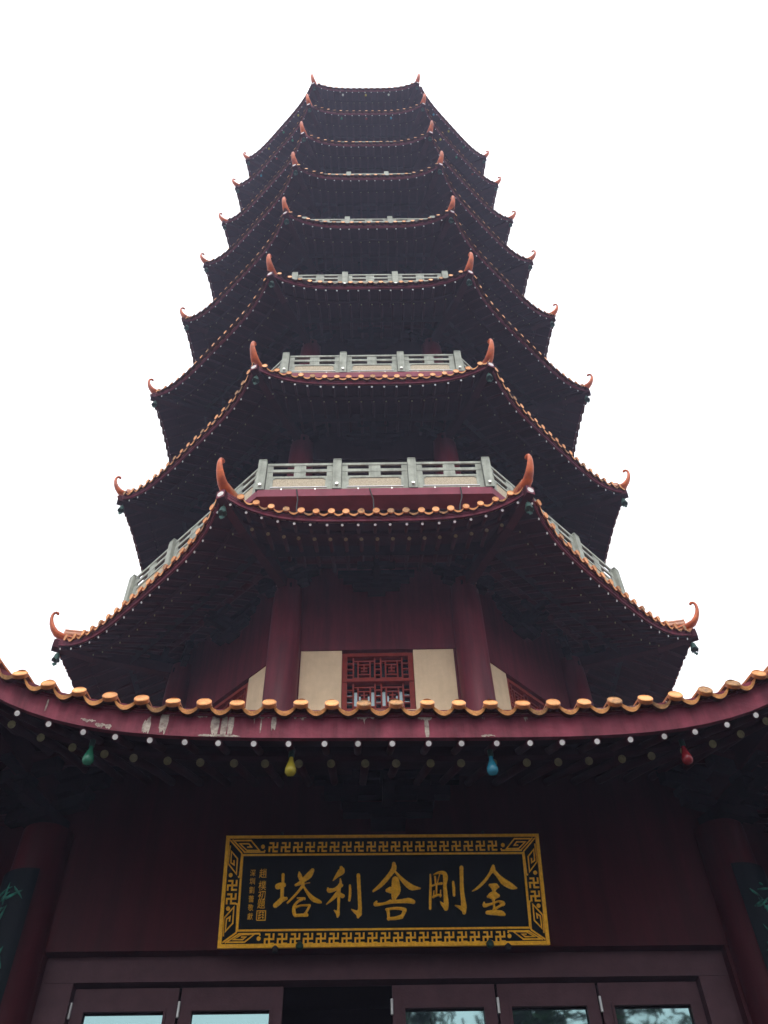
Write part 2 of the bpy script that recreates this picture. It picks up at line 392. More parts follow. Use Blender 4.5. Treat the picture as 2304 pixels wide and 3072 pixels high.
for st in range(1, 9):
    ap = WALL[st]; zm = EV[st][2]
    z0 = 8.3 if st == 1 else RAIL[st-1][1]-.95
    z1 = zm+.95
    wb = MB()
    ztop = 11.40 if st == 1 else zm-.84
    zsill = z0
    if st == 1:
        for k in range(8):
            n, s_ = FR[k]; hw = ap*T8
            # maroon beam zone above, cream panels either side of the window opening, cream sill
            fbox(wb, k, ap+.02, -hw-.008, hw+.008, ztop, z1, .3, M['red'])
            fbox(wb, k, ap, -1.29, -.605, z0, ztop-.002, .28, M['cream']); fbox(wb, k, ap, .59, 1.27, z0, ztop-.002, .28, M['cream'])
            fbox(wb, k, ap-.003, -.605, .59, z0, 10.165, .28, M['cream'])
            fbox(wb, k, ap-.006, -hw, -1.29, z0, ztop-.002, .2, M['red']); fbox(wb, k, ap-.006, 1.27, hw, z0, ztop-.002, .2, M['red'])
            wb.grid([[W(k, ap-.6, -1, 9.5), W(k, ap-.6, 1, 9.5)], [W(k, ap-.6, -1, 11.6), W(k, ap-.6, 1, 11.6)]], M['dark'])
    else:
        ring_prism(wb, ap, z0, z1, M['shade_wall'])
        for k in range(8): fbox(wb, k, ap+.05, -ap*T8, ap*T8, zm-.2, zm+.15, .1, M['shade_wall'])
    wb.build('wall', pag)
    for c in range(8):
        b = MB(); p = cdir(c)*((ap+.06)/math.cos(R(22.5)))
        zc1 = zm+.42
        b.lathe((p.x, p.y, 0), [(.275, z0), (.275, z0+1.2), (.265, zc1-.6), (.24, zc1)], M['red'], 28)
        b.build('column', pag)

# second-storey lattice windows
def window(k):
    ap = WALL[1]; n, s_ = FR[k % 8]
    e = empty('window'); e.parent = pag
    f = MB(); a = ap-.03; w0, w1, zb, zt_ = -.60, .585, 10.17, 11.36
    fr = .085
    fbox(f, k, a, w0, w0+fr, zb, zt_, .12, M['lattice']); fbox(f, k, a, w1-fr, w1, zb, zt_, .12, M['lattice'])
    fbox(f, k, a+.004, w0+fr, w1-fr, zt_-.07, zt_, .12, M['lattice']); fbox(f, k, a+.004, w0+fr, w1-fr, zb, zb+.05, .12, M['lattice'])
    fbox(f, k, a+.02, w0+.02, w1-.02, 10.745, 10.805, .13, M['lattice'])
    f.build('window_frame', e)
    for (r0, r1) in ((10.805, 11.29), (10.22, 10.745)):
        l = MB(); d = .045; al = a-.035; W_ = w1-w0-2*fr; x0 = w0+fr; th = .013
        nr = [0]
        def bar(xa, xb, ya, yb):
            nr[0] += 1
            fbox(l, k, al-.0004*nr[0], x0+xa*W_, x0+xb*W_, r0+ya*(r1-r0), r0+yb*(r1-r0), d, M['lattice'])
        def vb(x, ya=0, yb=1): bar(x-th/W_, x+th/W_, ya, yb)
        def hb(y, xa, xb): hh = th/(r1-r0); bar(xa, xb, y-hh, y+hh)
        vs = (.10, .45, .55, .90)
        for x in vs: vb(x)
        for cx0, cx1 in ((0, .10), (.45, .55), (.90, 1)):
            for y in (.25, .5, .75): hb(y, cx0, cx1)
        for x0_, x1_ in ((.10, .45), (.55, .90)):
            wd = x1_-x0_
            hb(.86, x0_, x1_); hb(.12, x0_, x1_)
            vb(x0_+wd*.22, .12, .86); vb(x0_+wd*.78, .12, .86)
            hb(.70, x0_+wd*.22, x0_+wd*.78); hb(.28, x0_+wd*.22, x0_+wd*.78)
            vb(x0_+wd*.5, .42, .70); hb(.56, x0_+wd*.34, x0_+wd*.66); hb(.42, x0_+wd*.34, x0_+wd*.66)
        l.build('lattice', e)
        g_ = MB(); g_.grid([[W(k, a-.10, w0+fr, r0), W(k, a-.10, w1-fr, r0)], [W(k, a-.10, w0+fr, r1), W(k, a-.10, w1-fr, r1)]], M['wpane']); g_.build('pane', e)
for k in (0, 1, 7): window(k)

# brackets under each eave on the sides in view
def bracket(i, kc, corner):
    zm = EV[i][2]; ap = WALL[i]; b = MB()
    if corner: n = cdir(kc); base = n*((ap+.05)/math.cos(R(22.5)))
    else: n = FR[kc % 8][0]; base = n*(ap+.03)
    s_ = Vector((-n.y, n.x, 0)); z0 = zm+.20; up = Vector((0, 0, 1)); m = M['bracket']
    def bx(d, t, z, hd, ht, hz): b.box(base+n*d+s_*t+up*(z0+z), n*hd, s_*ht, up*hz, m)
    bx(.06, 0, .05, .16, .16, .05)
    bx(.20, 0, .165, .30, .055, .06); bx(.06, 0, .166, .055, .42, .055)
    for t in (-.36, .36): bx(.06, t, .25, .08, .08, .028)
    bx(.44, 0, .255, .08, .08, .03)
    bx(.32, 0, .345, .44, .05, .055); bx(.44, 0, .348, .05, .34, .052); bx(.06, 0, .347, .05, .60, .052)
    for t in (-.5, .5): bx(.06, t, .43, .08, .08, .028)
    bx(.05, 0, .52, .048, .7, .055)
    bx(.60, 0, .10, .10, .045, .03)      # beaked tip
    o = b.build('bracket', pag)
    if i == 0: GROUND.append(o)
    return o
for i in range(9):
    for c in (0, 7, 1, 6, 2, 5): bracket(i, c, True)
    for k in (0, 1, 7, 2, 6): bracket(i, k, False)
# purlin rings carried by the brackets
for i in range(9):
    b = MB(); zm = EV[i][2]; ap = WALL[i]+.50
    ring = [cdir(c)*(ap/math.cos(R(22.5)))+Vector((0, 0, zm+.66)) for c in range(9)]
    for q in range(8): b.tube([ring[q], ring[q+1]], .07, M['rafter'], n=8)
    o = b.build('purlin', pag)
    if i == 0: GROUND.append(o)

# balconies
def rail_side(i, k, posts, parent):
    ap, zt_ = RAIL[i]; z0 = zt_-.95; hw = ap*T8; n, s_ = FR[k]
    b = MB(); st = M['stone']; L = 2*hw/3
    for q in range(3):
        a0 = -hw+q*L+.085; a1 = -hw+(q+1)*L-.085
        z_ = lambda f: z0+f
        H = .84/1.03
        z_ = lambda f: z0+f*H
        fbox(b, k, ap+.03, a0, a1, z_(.95), z_(1.03), .04, st)      # top rail
        fbox(b, k, ap+.025, a0, a1, z_(.71), z_(.81), .035, st)     # mid rail
        mid = (a0+a1)/2
        for (za, zb_) in ((.81, .95), (.55, .71)):                  # short struts leave two slots in each gap
            fbox(b, k, ap+.020, a0, a0+.11, z_(za), z_(zb_), .03, st); fbox(b, k, ap+.020, a1-.11, a1, z_(za), z_(zb_), .03, st)
            fbox(b, k, ap+.020, mid-.11, mid+.11, z_(za), z_(zb_), .03, st)
        fbox(b, k, ap+.025, a0, a0+.13, z_(.055), z_(.55), .035, st); fbox(b, k, ap+.025, a1-.13, a1, z_(.055), z_(.55), .035, st)
        fbox(b, k, ap+.026, a0+.13, a1-.13, z_(.48), z_(.55), .037, st); fbox(b, k, ap+.026, a0+.13, a1-.13, z_(.055), z_(.10), .037, st)
        fbox(b, k, ap+.045, a0, a1, z_(-.0), z_(.055), .09, st)
        # rounded corners of the panel opening
        for xx, zz in ((a0+.13, .10), (a1-.13, .10), (a0+.13, .48), (a1-.13, .48)):
            fbox(b, k, ap+.022, xx-.03, xx+.03, z_(zz)-.03, z_(zz)+.03, .03, st)
    r_ = b.build('balustrade', parent)
    for q in range(3):
        a0 = -hw+q*L+.085; a1 = -hw+(q+1)*L-.085
        pb = MB(); fbox(pb, k, ap+.012, a0+.125, a1-.125, z0+.078, z0+.40, .02, M['panel']); pb.build('panel', r_)
    for q in posts:
        pb = MB(); t = -hw+q*L; p = W(k, ap+.01, t, 0) if 0 < q < 3 else cdir(k if q == 3 else k-1)*((ap+.01)/math.cos(R(22.5)))
        sq = lambda h, z: [p+n*(h*x)+s_*(h*y)+Vector((0, 0, z)) for x, y in ((-1, -1), (1, -1), (1, 1), (-1, 1))]
        pb.grid([sq(.078, z0), sq(.078, z0+.85), sq(.06, z0+.862), sq(.08, z0+.875), sq(.07, z0+.91), sq(.025, z0+.95)], st, closed=True); pb.add(sq(.025, z0+.95), [(0, 1, 2, 3)], st)
        c_ = p+n*.09+Vector((0, 0, z0+.10)); pb.tube([c_-n*.02, c_+n*.03], .03, M['metal'], n=10)
        pb.build('post', r_)
for i in RAIL:
    ap, zt_ = RAIL[i]; z0 = zt_-.95; apc, ins, zm = EV[i][:3]
    b = MB()
    def rp(a): return a
    for k in range(8): pass
    ring_prism(b, ap+.075, z0-.20, z0, M['slab'], caps=True)
    b.build('balcony_slab', pag)
    b = MB(); ring_prism(b, ap-.28, zm+.2, z0-.201, M['shade_wall'])
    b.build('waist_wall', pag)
    for k in range(8):
        if k in (0,): ps = (0, 1, 2, 3)
        elif k in (1, 2): ps = (1, 2, 3)
        elif k in (7, 6): ps = (0, 1, 2)
        else: ps = ()
        if k in (3, 4, 5): continue
        rail_side(i, k, ps if i <= 5 else (), pag)

# ------------------------------------------------------------------ ground storey
ap = 7.5; b = MB(); hw = ap*T8
for k in range(8):
    if k == 0:
        fbox(b, k, ap, -hw, hw, 4.86, 6.75, .30, M['deep_red'])
        fbox(b, k, ap-.002, -hw, -2.86, 0, 4.858, .28, M['deep_red']); fbox(b, k, ap-.002, 2.83, hw, 0, 4.858, .28, M['deep_red'])
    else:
        fbox(b, k, ap, -hw, hw, 4.86, 6.75, .30, M['deep_red'])
        fbox(b, k, ap-.12, -hw, hw, 0, 4.858, .2, M['deep_red'])
GROUND.append(b.build('wall', pag))
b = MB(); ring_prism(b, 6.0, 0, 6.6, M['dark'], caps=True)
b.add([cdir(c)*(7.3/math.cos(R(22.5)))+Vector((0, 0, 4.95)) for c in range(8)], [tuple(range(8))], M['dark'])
GROUND.append(b.build('inner_core', pag))
for c in range(8):
    b = MB(); p = cdir(c)*((ap+.0)/math.cos(R(22.5)))
    b.lathe((p.x, p.y, 0), [(.36, 0), (.36, .25), (.25, .4), (.25, 4), (.23, 5.9)], M['deep_red'], 32)
    GROUND.append(b.build('column', pag))
# door frame, set back from the lintel
b = MB(); a = ap-.10
fbox(b, 0, a, -2.858, 2.828, 4.655, 4.856, .14, M['doorp'])
fbox(b, 0, a-.003, -2.858, -2.60, 0, 4.653, .14, M['doorp']); fbox(b, 0, a-.003, 2.575, 2.828, 0, 4.653, .14, M['doorp'])
GROUND.append(b.build('door_frame', pag))
def leaf(x0, x1):
    e = empty('door'); e.parent = pag; GROUND.append(e); b = MB(); a = ap-.16; zt_ = 4.63; s = .10
    fbox(b, 0, a, x0+.006, x0+s, .05, zt_, .06, M['doorp']); fbox(b, 0, a, x1-s, x1-.006, .05, zt_, .06, M['doorp'])
    for z0, z1 in ((zt_-.16, zt_), (2.2, 2.3), (.05, .9)): fbox(b, 0, a+.002, x0+s, x1-s, z0, z1, .06, M['doorp'])
    for xx in (x0+s-.012, x1-s-.008): fbox(b, 0, a+.012, xx, xx+.02, .9, zt_-.16, .03, M['doorp'])
    fbox(b, 0, a+.0135, x0+s, x1-s, zt_-.18, zt_-.16, .03, M['doorp'])
    b.build('leaf', e)
    g_ = MB(); g_.grid([[W(0, a-.03, x0+s, .9), W(0, a-.03, x1-s, .9)], [W(0, a-.03, x0+s, zt_-.16), W(0, a-.03, x1-s, zt_-.16)]], M['pane']); g_.build('pane', e)
    h = MB(); xh = x1-.05; h.tube([W(0, a+.06, xh, 1.0), W(0, a+.06, xh, 1.35)], .012, M['metal'])
    for z in (1.02, 1.33): h.tube([W(0, a-.005, xh, z), W(0, a+.06, xh, z)], .008, M['metal'])
    h.build('handle', e)
    hg = MB(); hg.tube([W(0, a+.01, x0+.0, 4.40), W(0, a+.01, x0+.0, 4.52)], .012, M['metal']); hg.build('hinge', e)
for x0, x1 in ((-2.59, -1.735), (-1.725, -.885), (.0, .86), (.87, 1.705), (1.715, 2.565)): leaf(x0, x1)

# ------------------------------------------------------------------ name plaque over the door
U_ = Vector((1, 0, 0))
V_ = Vector((0, -.292, .956)).normalized(); N_ = Vector((0, -.956, -.292)).normalized()
SO = Vector((-.058, -7.75, 5.243))
plq = empty('plaque', SO, 'black name board with five gold brushed characters and gold fret border over the doors', 'sign board'); GROUND.append(plq)
sgw, sgh = 2.742/2, .885/2
def SP(u, v, h): return U_*u+V_*v+N_*h
def prism2d(b, poly, h0, h1, m):
    n = len(poly); b.add([SP(u, v, h0) for u, v in poly]+[SP(u, v, h1) for u, v in poly],
        [tuple(range(n, 2*n))]+[(q, (q+1) % n, n+(q+1) % n, n+q) for q in range(n)], m)
def sbox(b, u0, v0, u1, v1, h0, h1, m): prism2d(b, [(u0, v0), (u1, v0), (u1, v1), (u0, v1)], h0, h1, m)
b = MB(); sbox(b, -sgw+.004, -sgh+.004, sgw-.004, sgh-.004, -.05, 0, M['black']); b.build('board', plq)
b = MB(); e_ = .024
sbox(b, -sgw, -sgh, sgw, -sgh+.030, -.045, .022, M['gold']); sbox(b, -sgw, sgh-.022, sgw, sgh, -.045, .022, M['gold'])
sbox(b, -sgw, -sgh+.030, -sgw+.030, sgh-.022, -.045, .0218, M['gold']); sbox(b, sgw-.030, -sgh+.030, sgw, sgh-.022, -.045, .0218, M['gold'])
iu, ib, it = 1.212, -.303, .276
sbox(b, -iu, ib-.015, iu, ib, 0, .012, M['gold']); sbox(b, -iu, it, iu, it+.015, 0, .012, M['gold'])
sbox(b, -iu-.018, ib-.015, -iu, it+.015, 0, .0122, M['gold']); sbox(b, iu, ib-.015, iu+.018, it+.015, 0, .0122, M['gold'])
b.build('frame', plq)
def line(b, pts, w_, h0, h1, m):      # mitred band
    pts = [Vector((p[0], p[1])) for p in pts]; L = []; Rr = []
    for q, p in enumerate(pts):
        d0 = (p-pts[q-1]).normalized() if q else None; d1 = (pts[q+1]-p).normalized() if q < len(pts)-1 else None
        d0 = d0 or d1; d1 = d1 or d0
        n0 = Vector((-d0.y, d0.x)); n1 = Vector((-d1.y, d1.x)); mm = (n0+n1)
        mm = mm.normalized() if mm.length > 1e-4 else n0
        k_ = min(2.2, 1/max(.3, mm.dot(n0))); L.append(p+mm*(w_/2*k_)); Rr.append(p-mm*(w_/2*k_))
    b.grid([[SP(*p, h1) for p in L], [SP(*p, h1) for p in Rr]], m)
    b.grid([[SP(*p, h0) for p in L], [SP(*p, h1) for p in L]], m); b.grid([[SP(*p, h0) for p in Rr], [SP(*p, h1) for p in Rr]], m)
def manji(cu, cv, s):
    b = MB(); q = s/2; th = s*.17; h0, h1 = 0, .007
    line(b, [(cu-q+th/2, cv+q-th/2), (cu, cv+q-th/2), (cu, cv-q+th/2), (cu+q, cv-q+th/2)], th, h0, h1, M['gold'])
    line(b, [(cu-q+th/2, cv-q), (cu-q+th/2, cv), (cu+q-th/2, cv), (cu+q-th/2, cv+q)], th, h0, h1+.0006, M['gold'])
    b.build('emblem', plq)
for q in range(19):
    manji(-.9585+q*.10635, .347, .082); manji(-.9535+q*.1065, -.3765, .084)
for sx in (-1, 1):
    manji(sx*1.29, .040, .086); manji(sx*1.29, -.066, .086)
    for (u, v) in ((1.049, .352), (1.31, .122), (1.31, -.142), (1.04, -.372)):
        b = MB(); c = (sx*u, v); N = 14
        prism2d(b, [(c[0]+.017*math.cos(2*math.pi*w_/N), c[1]+.017*math.sin(2*math.pi*w_/N)) for w_ in range(N)], 0, .008, M['gold']); b.build('boss', plq)
    for sy in (-1, 1):
        b = MB(); yo = sgh-.03 if sy > 0 else sgh-.04
        yi = (it+.02) if sy > 0 else -(ib-.02)
        tr = lambda L: [(sx*u, sy*v) for u, v in L]
        Hh = yo-yi; y_ = lambda f: yi+Hh*f
        # mitre lines
        line(b, tr([(1.338, yo-.002), (1.212+.012, yi)]), .012, 0, .008, M['gold'])
        line(b, tr([(1.316, yo), (1.20, yi+.01)]), .011, 0, .0085, M['gold'])
        # long fret along top or bottom
        line(b, tr([(1.30, y_(.93)), (1.155, y_(.93)), (1.078, y_(.22)), (1.185, y_(.22)), (1.250, y_(.70)), (1.172, y_(.70)), (1.148, y_(.46)), (1.185, y_(.46))]), .011, 0, .009, M['gold'])
        line(b, tr([(1.212, yi+.012), (1.035, yi+.012), (1.030, yi+.028)]), .012, 0, .0095, M['gold'])
        # short fret along the side
        sc_ = 1 if sy > 0 else 1.0
        line(b, tr([(1.332, yo-.05), (1.338, .215), (1.262, .130), (1.262, .255), (1.318, .315), (1.316, .222), (1.288, .205), (1.290, .242)]), .011, 0, .0092, M['gold'])
        line(b, tr([(1.226, yi), (1.232, .11), (1.246, .105)]), .014, 0, .0093, M['gold'])
        b.build('fret', plq)
STR = {"ta":[[[-0.8628,0.1215,0.0258],[-0.8618,0.0684,0.0236],[-0.8632,0.0443,0.0256]],[[-0.9033,0.0278,0.0461],[-0.8781,0.0348,0.0461],[-0.8527,0.0395,0.0359]],[[-0.8645,0.0204,0.0307],[-0.8634,-0.0556,0.028]],[[-0.8578,-0.0651,0.0356],[-0.8818,-0.0932,0.0406],[-0.9159,-0.1212,0.038]],[[-0.8647,-0.0792,0.0356],[-0.8272,-0.0676,0.0229]],[[-0.7257,0.1378,0.0129],[-0.7195,0.1111,0.0361],[-0.7054,0.0772,0.0309]],[[-0.6126,0.1543,0.0311],[-0.6398,0.1155,0.049],[-0.6798,0.0819,0.0386],[-0.7148,0.0532,0.0308],[-0.7526,0.0366,0.0179]],[[-0.6863,0.0458,0.0257],[-0.6982,0.0219,0.0231],[-0.7276,-0.0137,0.0179],[-0.7666,-0.0561,0.0178],[-0.8154,-0.103,0.0142]],[[-0.6829,0.0243,0.0154],[-0.6453,-0.0284,0.0255],[-0.6032,-0.0712,0.0382],[-0.5619,-0.0903,0.0331],[-0.5362,-0.0998,0.0203]],[[-0.6837,0.0458,0.0072],[-0.6327,0.0552,0.0051]],[[-0.7331,-0.0658,0.0102],[-0.6744,-0.0708,0.0214]],[[-0.6946,-0.0754,0.0214],[-0.7344,-0.0987,0.0178],[-0.7582,-0.1361,0.0253],[-0.7565,-0.178,0.0303],[-0.7454,-0.2012,0.0252]],[[-0.748,-0.1385,0.0177],[-0.7029,-0.1247,0.0142],[-0.6523,-0.1226,0.0152],[-0.627,-0.1228,0.0183]],[[-0.6269,-0.1251,0.0183],[-0.6507,-0.1693,0.0172],[-0.6701,-0.1924,0.0161]],[[-0.7454,-0.2012,0.0227],[-0.6951,-0.1992,0.0227],[-0.6498,-0.1972,0.0277]]],"li":[[[-0.3669,0.1751,0.026],[-0.3639,0.1482,0.057],[-0.3971,0.1143,0.0336],[-0.4351,0.071,0.0072]],[[-0.3734,0.0828,0.0103],[-0.3704,0.0466,0.0257],[-0.3853,0.0084,0.0359],[-0.3843,-0.0582,0.0255],[-0.3855,-0.1522,0.0203]],[[-0.3855,-0.1522,0.0203],[-0.3899,-0.194,0.0303],[-0.3922,-0.2125,0.0151]],[[-0.3926,-0.1847,0.0303],[-0.4208,-0.1636,0.0081]],[[-0.4775,0.0089,0.0154],[-0.4669,-0.0079,0.0358],[-0.421,-0.001,0.0256],[-0.3803,0.0227,0.0308],[-0.3573,0.0322,0.0205]],[[-0.3899,-0.025,0.0358],[-0.4351,-0.0721,0.0255],[-0.4876,-0.1165,0.0071]],[[-0.3796,-0.0298,0.0205],[-0.3563,-0.0512,0.0332],[-0.3461,-0.0513,0.0255]],[[-0.2905,0.0294,0.018],[-0.2886,-0.0302,0.023],[-0.2948,-0.0846,0.0204]],[[-0.2188,0.111,0.031],[-0.2134,0.0171,0.0308],[-0.2082,-0.078,0.0306],[-0.2055,-0.1532,0.033],[-0.2156,-0.195,0.043],[-0.2206,-0.2158,0.0227]],[[-0.2105,-0.1904,0.0455],[-0.246,-0.1762,0.0253],[-0.2765,-0.1574,0.0061]]],"she":[[[0.0876,0.2029,0.0306],[0.0869,0.1636,0.0444],[0.0528,0.117,0.0359],[0.0079,0.0656,0.0358],[-0.0421,0.0197,0.0302],[-0.0917,-0.0157,0.0164]],[[0.0948,0.1427,0.0138],[0.146,0.0855,0.0276],[0.189,0.0441,0.0413],[0.2321,0.0131,0.0467],[0.2757,0.0053,0.0274],[0.3086,0.0025,0.0121]],[[0.0988,0.0702,0.0606],[0.1007,0.0292,0.0714],[0.1026,-0.0117,0.0767],[0.0881,-0.0522,0.0546],[0.082,-0.0825,0.0327]],[[0.026,-0.0113,0.0274],[0.0506,-0.0089,0.0493],[0.078,-0.009,0.0493]],[[-0.0651,-0.0993,0.0163],[-0.0762,-0.1218,0.0271],[-0.0001,-0.1147,0.0196],[0.0545,-0.0999,0.0326]],[[0.0545,-0.1024,0.0272],[0.1362,-0.0978,0.0299],[0.2071,-0.0932,0.0409],[0.2476,-0.1035,0.0327]],[[0.0155,-0.1597,0.0162],[0.0807,-0.1526,0.0195],[0.1402,-0.1554,0.0244],[0.1725,-0.1656,0.0325]],[[0.029,-0.1623,0.0271],[0.0339,-0.1971,0.0243],[0.0359,-0.2366,0.0215]],[[0.1724,-0.1681,0.0325],[0.1553,-0.2027,0.027],[0.1386,-0.2224,0.0216]],[[0.0306,-0.2316,0.0215],[0.0899,-0.2295,0.0259],[0.1441,-0.2175,0.0324]]],"gang":[[[0.4,0.1127,0.0122],[0.3986,0.0276,0.0198],[0.3915,-0.074,0.0218],[0.387,-0.1568,0.0206]],[[0.4287,0.1125,0.0077],[0.4738,0.1279,0.02],[0.5178,0.1225,0.0332],[0.53,0.0887,0.0415],[0.5213,0.027,0.0303],[0.5228,-0.0494,0.0356],[0.5249,-0.115,0.0409],[0.5201,-0.155,0.038]],[[0.5206,-0.1451,0.0435],[0.4944,-0.1249,0.0272],[0.4763,-0.1047,0.0076]],[[0.439,0.0944,0.0155],[0.4419,0.0377,0.0143]],[[0.4816,0.1175,0.0089],[0.4687,0.0787,0.0088],[0.4557,0.0376,0.0099]],[[0.411,0.0224,0.0121],[0.4528,0.035,0.0143],[0.4944,0.04,0.0187]],[[0.4497,0.0274,0.0143],[0.4448,-0.044,0.0131]],[[0.4257,-0.0185,0.0077],[0.4196,-0.0691,0.0142]],[[0.4164,-0.0666,0.0186],[0.4543,-0.0516,0.0164],[0.4815,-0.0543,0.0164]],[[0.4824,-0.0137,0.0077],[0.4788,-0.0644,0.0109]],[[0.5925,0.0497,0.0187],[0.5952,0.001,0.0242],[0.5953,-0.0549,0.0197]],[[0.6713,0.166,0.0334],[0.6676,0.0777,0.031],[0.6646,-0.0146,0.0329],[0.6705,-0.0957,0.0382],[0.6728,-0.1459,0.0462],[0.6727,-0.1908,0.0298]],[[0.6716,-0.1659,0.0435],[0.6399,-0.1507,0.0272],[0.6001,-0.1345,0.0065]]],"jin":[[[0.949,0.1772,0.0244],[0.9434,0.151,0.0417],[0.9202,0.1218,0.026],[0.8781,0.0702,0.0242],[0.8298,0.0254,0.0241],[0.7863,-0.0063,0.0172],[0.7542,-0.0221,0.0062]],[[0.9496,0.1412,0.0313],[0.9875,0.0955,0.0329],[1.0254,0.0533,0.0518],[1.0711,0.0242,0.0517],[1.1041,0.008,0.0414],[1.1342,-0.0018,0.0138]],[[0.9074,0.025,0.0207],[0.9324,0.0153,0.0448],[0.9632,0.0119,0.0482],[0.9801,0.0086,0.0172]],[[0.942,0.0056,0.0551],[0.9394,-0.0263,0.024]],[[0.8847,-0.0672,0.0205],[0.9091,-0.061,0.0514],[0.9402,-0.058,0.0651],[0.9708,-0.0613,0.0308]],[[0.9284,-0.0769,0.0342],[0.9287,-0.1147,0.0171],[0.9308,-0.1523,0.0204],[0.9319,-0.1804,0.0543]],[[0.8469,-0.1143,0.0136],[0.8486,-0.1362,0.0306],[0.8866,-0.1302,0.0204],[0.9214,-0.121,0.0171],[0.9671,-0.1055,0.0137],[0.9907,-0.1088,0.0205]],[[0.9904,-0.1119,0.0273],[1.0098,-0.1246,0.0341],[0.9883,-0.137,0.0204],[0.9526,-0.1556,0.0204],[0.9312,-0.168,0.0272]],[[0.8681,-0.1925,0.0305],[0.8986,-0.1927,0.0373],[0.9494,-0.1945,0.0407],[0.9897,-0.1994,0.0407],[1.0109,-0.2088,0.0237]]]}
def brush(b, pts, h1, m):
    # smooth the centre line and width, then a ribbon with round ends
    P_ = [Vector(p) for p in pts]; S = []
    for q in range(len(P_)-1):
        p0 = P_[max(q-1, 0)]; p1 = P_[q]; p2 = P_[q+1]; p3 = P_[min(q+2, len(P_)-1)]
        for s in range(6):
            t = s/6; S.append(.5*((2*p1)+(p2-p0)*t+(2*p0-5*p1+4*p2-p3)*t*t+(3*p1-p0-3*p2+p3)*t**3))
    S.append(P_[-1]); L = []; Rr = []
    for q, p in enumerate(S):
        d = Vector((S[min(q+1, len(S)-1)].x-S[max(q-1, 0)].x, S[min(q+1, len(S)-1)].y-S[max(q-1, 0)].y)).normalized()
        nn = Vector((-d.y, d.x)); w_ = max(.004, p.z)*.5*(1+.04*math.sin(q*2.3)); c = Vector((p.x, p.y)); L.append(c+nn*w_); Rr.append(c-nn*w_)
    def cap(c, a0, rad):
        return [Vector((c.x+rad*math.cos(a0+math.pi*s/6), c.y+rad*math.sin(a0+math.pi*s/6))) for s in range(7)]
    n = len(S)
    mid = [(L[q]+Rr[q])/2 for q in range(n)]
    b.grid([[SP(*p, h1-.004) for p in L], [SP(*p, h1) for p in mid], [SP(*p, h1-.004) for p in Rr]], m)
    b.grid([[SP(*p, 0) for p in L], [SP(*p, h1-.004) for p in L]], m); b.grid([[SP(*p, 0) for p in Rr], [SP(*p, h1-.004) for p in Rr]], m)
    for q, sgn in ((0, 1), (n-1, -1)):
        c = mid[q]; v0 = (L[q]-c)*sgn; a0 = math.atan2(v0.y, v0.x); cp = cap(c, a0, v0.length)
        b.add([SP(*c, h1)]+[SP(*p, h1-.004) for p in cp]+[SP(*p, 0) for p in cp], [(0, 1+s, 2+s) for s in range(6)]+[(1+s, 2+s, 9+s, 8+s) for s in range(6)], m)
for nm in ('jin', 'gang', 'she', 'li', 'ta'):
    b = MB()
    for q, s in enumerate(STR[nm]): brush(b, s, .016+.0007*q, M['gold'])
    b.build('character', plq)
def glyph(ch, u, v, size):
    cu = bpy.data.curves.new('glyph', 'FONT'); cu.body = ch; cu.size = 1; cu.extrude = .03
    o = bpy.data.objects.new('glyph', cu); COL.objects.link(o); bpy.context.view_layer.update()
    me = bpy.data.meshes.new_from_object(o.evaluated_get(bpy.context.evaluated_depsgraph_get()))
    bpy.data.objects.remove(o); bpy.data.curves.remove(cu)
    if len(me.vertices) == 0: bpy.data.meshes.remove(me); return
    xs = [q.co.x for q in me.vertices]; ys = [q.co.y for q in me.vertices]
    cx, cy = (min(xs)+max(xs))/2, (min(ys)+max(ys))/2; k_ = size/max(max(xs)-min(xs), max(ys)-min(ys))
    for q in me.vertices: q.co = SP(u+(q.co.x-cx)*k_*.85, v+(q.co.y-cy)*k_, .004+q.co.z*.1)
    me.materials.clear(); me.materials.append(M['gold']); me.name = 'inscription'
    ob = bpy.data.objects.new('inscription', me); COL.objects.link(ob); ob.parent = plq
for ch, v in zip('趙樸初題', (.134, .038, -.037, -.109)): glyph(ch, -1.035, v, .074)
for ch, v in zip('深圳劉蕾敬獻', (.139, .072, .002, -.068, -.135, -.203)): glyph(ch, -1.122, v, .052)
b = MB(); c = (-1.031, -.197); q = .036
line(b, [(c[0]-q, c[1]-q), (c[0]+q, c[1]-q), (c[0]+q, c[1]+q), (c[0]-q, c[1]+q), (c[0]-q, c[1]-q)], .007, 0, .006, M['gold'])
for s in range(3):
    line(b, [(c[0]-q+.012, c[1]-q+.016+s*.02), (c[0]-.004, c[1]-q+.018+s*.02), (c[0]-.006, c[1]-q+.026+s*.02)], .005, 0, .0062, M['gold'])
    line(b, [(c[0]+.004, c[1]-q+.026+s*.018), (c[0]+q-.012, c[1]-q+.018+s*.02)], .005, 0, .0063, M['gold'])
line(b, [(c[0]-.018, c[1]-.028), (c[0]-.016, c[1]+.028)], .004, 0, .0064, M['gold']); line(b, [(c[0]+.016, c[1]-.028), (c[0]+.014, c[1]+.028)], .004, 0, .0065, M['gold'])
b.build('seal', plq)
for u in (-.70, .87):       # iron clips under the lower edge
    b = MB(); b.lathe(SP(u, -sgh+.01, .03), [(.02, -.03), (.032, -.015), (.032, .01), (.015, .03)], M['bronze'], 10); b.build('clip', plq)
for u in (-.90, 1.02):
    b = MB(); b.lathe(SP(u, -sgh-.005, .01), [(.02, -.03), (.028, 0), (.015, .025)], M['cable'], 10); b.build('clip', plq)
for u in (-.9, .9):
    b = MB(); b.tube([SP(u, sgh-.05, -.04), SP(u, sgh+.1, -.02)+Vector((0, .14, .0))], .012, M['cable']); b.build('hanger', plq)

